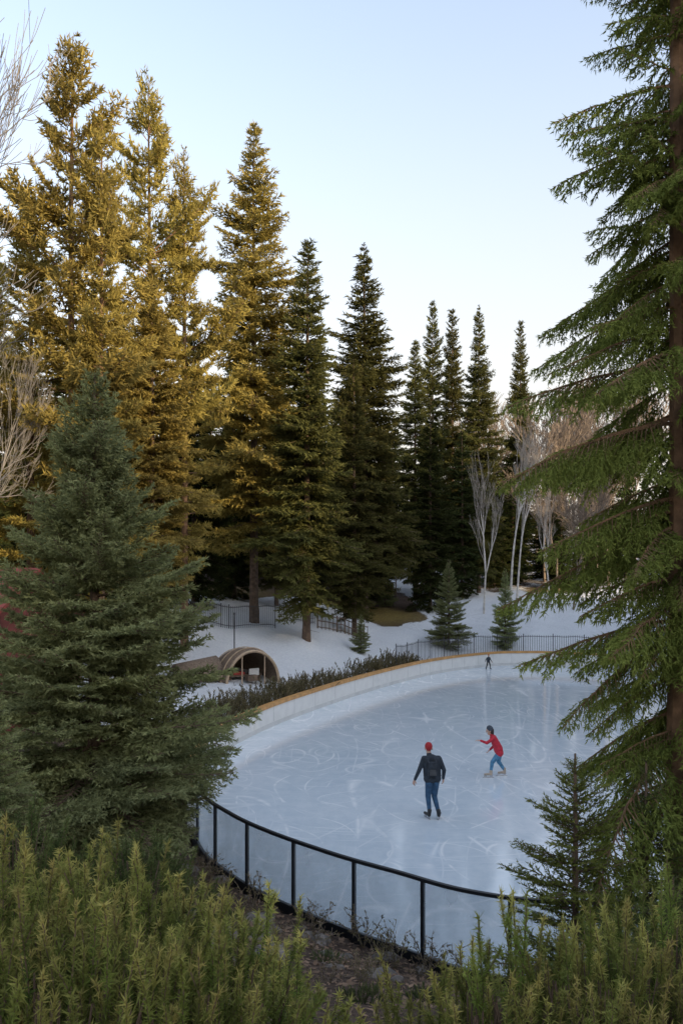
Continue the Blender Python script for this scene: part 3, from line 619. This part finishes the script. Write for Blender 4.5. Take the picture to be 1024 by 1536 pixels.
def skate(b,heel,toe,mi_blade):
    h=Vector(heel);t=Vector(toe);d=(t-h); d.z=0; d.normalize(); a=math.atan2(d.y,d.x); c=(h+t)/2
    b.box((c.x,c.y,.012),(.31,.006,.024),mi_blade,a); 
    for q in (-.09,.08): p=c+d*q; b.box((p.x,p.y,.042),(.07,.03,.045),mi_blade,a)
# man, facing away (+Y), mid-glide
hb,(hc,hf,hu,hs)=head((-.07,.10,1.60),(.1,1,-.12),2,3)
B=[# torso jacket(0)
 ((-.085,.0,1.0),(-.115,.03,1.34),.125,.115,0),((.085,.0,1.0),(.075,.03,1.34),.125,.115,0),((-.02,-.01,.96),(-.02,.02,1.38),.12,.115,0),
 ((-.09,0,.93),(.09,0,.93),.118,.118,0),
 ((-.19,.03,1.385),(.15,.03,1.385),.068,.068,0),((-.06,.03,1.40),(-.065,.07,1.47),.07,.062,0),
 ((-.065,.06,1.44),(-.07,.09,1.54),.052,.052,2),
 # arms
 ((-.20,.03,1.37),(-.31,-.01,1.12),.063,.050,0),((-.31,-.01,1.12),(-.385,.09,.90),.050,.038,0),
 ((.17,.03,1.37),(.27,-.02,1.12),.063,.050,0),((.27,-.02,1.12),(.275,.10,.91),.050,.038,0),
 # legs jeans(1)
 ((-.075,0,.90),(-.09,.05,.50),.098,.068,1),((-.09,.05,.50),(-.07,-.02,.16),.066,.046,1),
 ((.08,0,.90),(.06,.07,.50),.098,.068,1),((.06,.07,.50),(.13,-.06,.17),.066,.046,1),
 # boots(4)
 ((-.07,-.03,.20),(-.08,-.03,.11),.052,.046,4),((-.08,-.04,.10),(-.15,.14,.098),.044,.034,4),
 ((.13,-.07,.20),(.135,-.07,.11),.052,.046,4),((.135,-.08,.10),(.20,.11,.098),.044,.034,4)]
B+=hb+hand((-.395,.105,.875),(-.25,.25,-1),(.6,.5,0),2)+hand((.277,.115,.885),(.05,.3,-1),(-.6,.5,0),2)
B+=[(hc+hu*.055-hf*.015,hc+hu*.068-hf*.01,.092,.086,3),(hc+hu*.03-hf*.03,hc+hu*.02-hf*.03,.082,.076,3)]
HM=(hc,hf,hu,hs)
def face(b,H,eye,lip):
    hc,hf,hu,hs=H
    for k in (-.032,.032): p=hc+hf*.092+hu*.022+hs*k; b.box(tuple(p),(.016,.01,.008),eye)
    p=hc+hf*.085-hu*.05; b.box(tuple(p),(.045,.01,.008),lip)
def ex(b):
    skate(b,(-.08,-.07,0),(-.15,.16,0),5); skate(b,(.135,-.11,0),(.20,.13,0),5)
    b.box((-.02,-.145,1.18),(.22,.09,.32),6,0,.8); b.box((-.02,-.20,1.11),(.15,.025,.13),7,0,.85)
    for k in (-.11,.07): b.rod((k,-.10,1.32),(k-.005,.02,1.455),.016,n=6,mi=6)
    face(b,HM,4,3)
person('skater_man',(2.16,19.85,.001),math.radians(4),B,[M['navy'],M['jeans'],M['skin'],M['hat'],M['boot'],M['steel'],M['pack'],M['grey']],ex,1.03)
# small child far away by the end boards, legs apart, dark clothes
BC=[((-.08,0,.98),(-.09,.02,1.30),.125,.11,0),((.08,0,.98),(.07,.02,1.30),.125,.11,0),((-.09,0,.93),(.09,0,.93),.115,.115,0),((-.15,.02,1.33),(.14,.02,1.33),.07,.07,0),((0,.02,1.36),(0,.05,1.5),.065,.055,0),
 ((-.17,.02,1.32),(-.30,-.03,1.10),.062,.05,0),((-.30,-.03,1.10),(-.40,.05,.92),.05,.038,0),((.16,.02,1.32),(.30,-.03,1.10),.062,.05,0),((.30,-.03,1.10),(.40,.05,.92),.05,.038,0),
 ((-.08,0,.90),(-.20,.05,.50),.10,.07,1),((-.20,.05,.50),(-.27,-.02,.16),.066,.048,1),((.08,0,.90),(.20,.05,.50),.10,.07,1),((.20,.05,.50),(.27,-.02,.16),.066,.048,1),
 ((-.27,-.03,.18),(-.27,-.03,.11),.052,.046,4),((-.27,-.04,.10),(-.31,.13,.098),.044,.034,4),((.27,-.03,.18),(.27,-.03,.11),.052,.046,4),((.27,-.04,.10),(.31,.13,.098),.044,.034,4)]
hb,HC=head((0,.06,1.60),(0,1,-.05),2,3,1.15); hc,hf,hu,hs=HC
BC+=hb+hand((-.41,.06,.90),(-.25,.25,-1),(.6,.5,0),2)+hand((.41,.06,.90),(.25,.3,-1),(-.6,.5,0),2)
BC+=[(hc+hu*.06-hf*.015,hc+hu*.075-hf*.01,.106,.098,3)]
def exc(b):
    skate(b,(-.26,-.08,0),(-.32,.15,0),5); skate(b,(.26,-.08,0),(.32,.15,0),5); face(b,HC,4,2)
orange=simple('orange_wool',(0.5,0.17,0.05),.9,.2,30)
person('skater_child',(8.55,48.6,.001),math.radians(200),BC,[M['navy'],M['boot'],M['skin'],orange,M['boot'],M['steel']],exc,.52,.012)
# girl, facing -X, leaning forward, near arm reaching
hb,(hc,hf,hu,hs)=head((-.19,-.01,1.27),(-1,-.18,-.25),2,3,.95)
B=[((.06,-.055,.78),(-.08,-.07,1.06),.115,.095,0),((.06,.055,.78),(-.08,.07,1.06),.115,.095,0),((.05,0,.74),(-.10,0,1.08),.125,.09,0),
 ((.08,-.07,.68),(.08,.07,.68),.112,.112,0),
 ((-.10,-.125,1.095),(-.10,.125,1.095),.056,.056,0),((-.105,0,1.10),(-.14,0,1.165),.062,.056,0),((-.13,0,1.14),(-.16,0,1.22),.044,.044,2),
 ((-.10,-.14,1.08),(-.27,-.20,.97),.053,.043,0),((-.27,-.20,.97),(-.43,-.16,1.02),.043,.033,0),
 ((-.10,.14,1.08),(-.02,.22,.86),.053,.043,0),((-.02,.22,.86),(-.16,.25,.70),.043,.033,0),
 ((.07,-.065,.66),(-.12,-.10,.42),.088,.060,1),((-.12,-.10,.42),(-.16,-.12,.16),.058,.042,1),
 ((.08,.065,.66),(.06,.11,.40),.088,.060,1),((.06,.11,.40),(.22,.13,.17),.058,.042,1),
 ((-.155,-.12,.19),(-.155,-.12,.11),.048,.042,4),((-.15,-.12,.10),(-.32,-.15,.095),.040,.031,4),
 ((.22,.13,.20),(.225,.13,.11),.048,.042,4),((.23,.13,.10),(.06,.10,.095),.040,.031,4)]
B+=hb+hand((-.45,-.155,1.025),(-1,.1,.1),(0,0,-1),2,.9)+hand((-.175,.255,.685),(-.6,.1,-.8),(-.3,0,.5),2,.9)
B+=[(hc+hu*.05-hf*.02,hc+hu*.068-hf*.015,.096,.088,3),(hc-hf*.045,hc-hf*.05-hu*.07,.082,.06,8),(hc-hf*.06-hu*.08,hc-hf*.04-hu*.18,.045,.03,8)]
HG=(hc,hf,hu,hs)
def exg(b):
    hc,hf,hu,hs=HG
    skate(b,(-.13,-.12,0),(-.34,-.15,0),5); skate(b,(.25,.13,0),(.04,.10,0),5)
    for k in (-.03,.03): p=hc+hf*.087+hu*.02+hs*k; b.box(tuple(p),(.01,.016,.008),8)
    p=hc+hf*.08-hu*.048; b.box(tuple(p),(.01,.04,.007),3)
gh=simple('grey_beanie',(0.06,0.07,0.09),.9,.2,30)
person('skater_girl',(4.42,23.8,.001),math.radians(-8),B,[M['redjkt'],M['jeans2'],M['skin'],gh,M['bootw'],M['steel'],M['pack'],M['grey'],M['hair']],exg,1.03)
# ---------------------------------------------------------------- light, sky, camera
AZ=math.radians(128); EL=math.radians(13)
w=bpy.data.worlds.new('World'); SC.world=w; w.use_nodes=True; nt=w.node_tree; bg=nt.nodes['Background']
sk=nt.nodes.new('ShaderNodeTexSky'); sk.sky_type='NISHITA'; sk.sun_disc=False; sk.sun_elevation=EL; sk.sun_rotation=AZ; sk.air_density=1.0; sk.dust_density=2.0; sk.ozone_density=1.7
# thin haze: whitens the sky towards the horizon
geo=nt.nodes.new('ShaderNodeTexCoord'); sx=nt.nodes.new('ShaderNodeSeparateXYZ'); nt.links.new(geo.outputs['Generated'],sx.inputs[0])
hz=nt.nodes.new('ShaderNodeMapRange'); hz.interpolation_type='SMOOTHSTEP'; hz.inputs[1].default_value=0.0; hz.inputs[2].default_value=.62; hz.inputs[3].default_value=.95; hz.inputs[4].default_value=.15; nt.links.new(sx.outputs[2],hz.inputs[0])
hs=nt.nodes.new('ShaderNodeHueSaturation'); hs.inputs['Saturation'].default_value=.78; hs.inputs['Value'].default_value=.92; nt.links.new(sk.outputs[0],hs.inputs['Color'])
nt.links.new(mixc(nt,hz.outputs[0],hs.outputs[0],(1.76,1.58,1.38)),bg.inputs[0]); bg.inputs[1].default_value=.57
sd=Vector((math.sin(AZ)*math.cos(EL),math.cos(AZ)*math.cos(EL),math.sin(EL)))
l=bpy.data.lights.new('sun','SUN'); l.energy=5; l.angle=math.radians(.5); l.color=(1,.76,.44); o=bpy.data.objects.new('sun',l); SC.collection.objects.link(o); o.rotation_euler=sd.to_track_quat('Z','Y').to_euler()
cam=bpy.data.cameras.new('camera'); o=bpy.data.objects.new('camera',cam); SC.collection.objects.link(o); o.location=(0,0,6); o.rotation_euler=(math.pi/2,0,0)
cam.lens=29.3; cam.sensor_width=36; cam.shift_y=.0534; cam.clip_end=3000; cam.clip_start=.05
cam.dof.use_dof=True; cam.dof.focus_distance=18; cam.dof.aperture_fstop=9
SC.camera=o
SC.view_settings.view_transform='Standard'; SC.view_settings.look='None'; SC.view_settings.exposure=0
print('DONE',time.time()-T0)
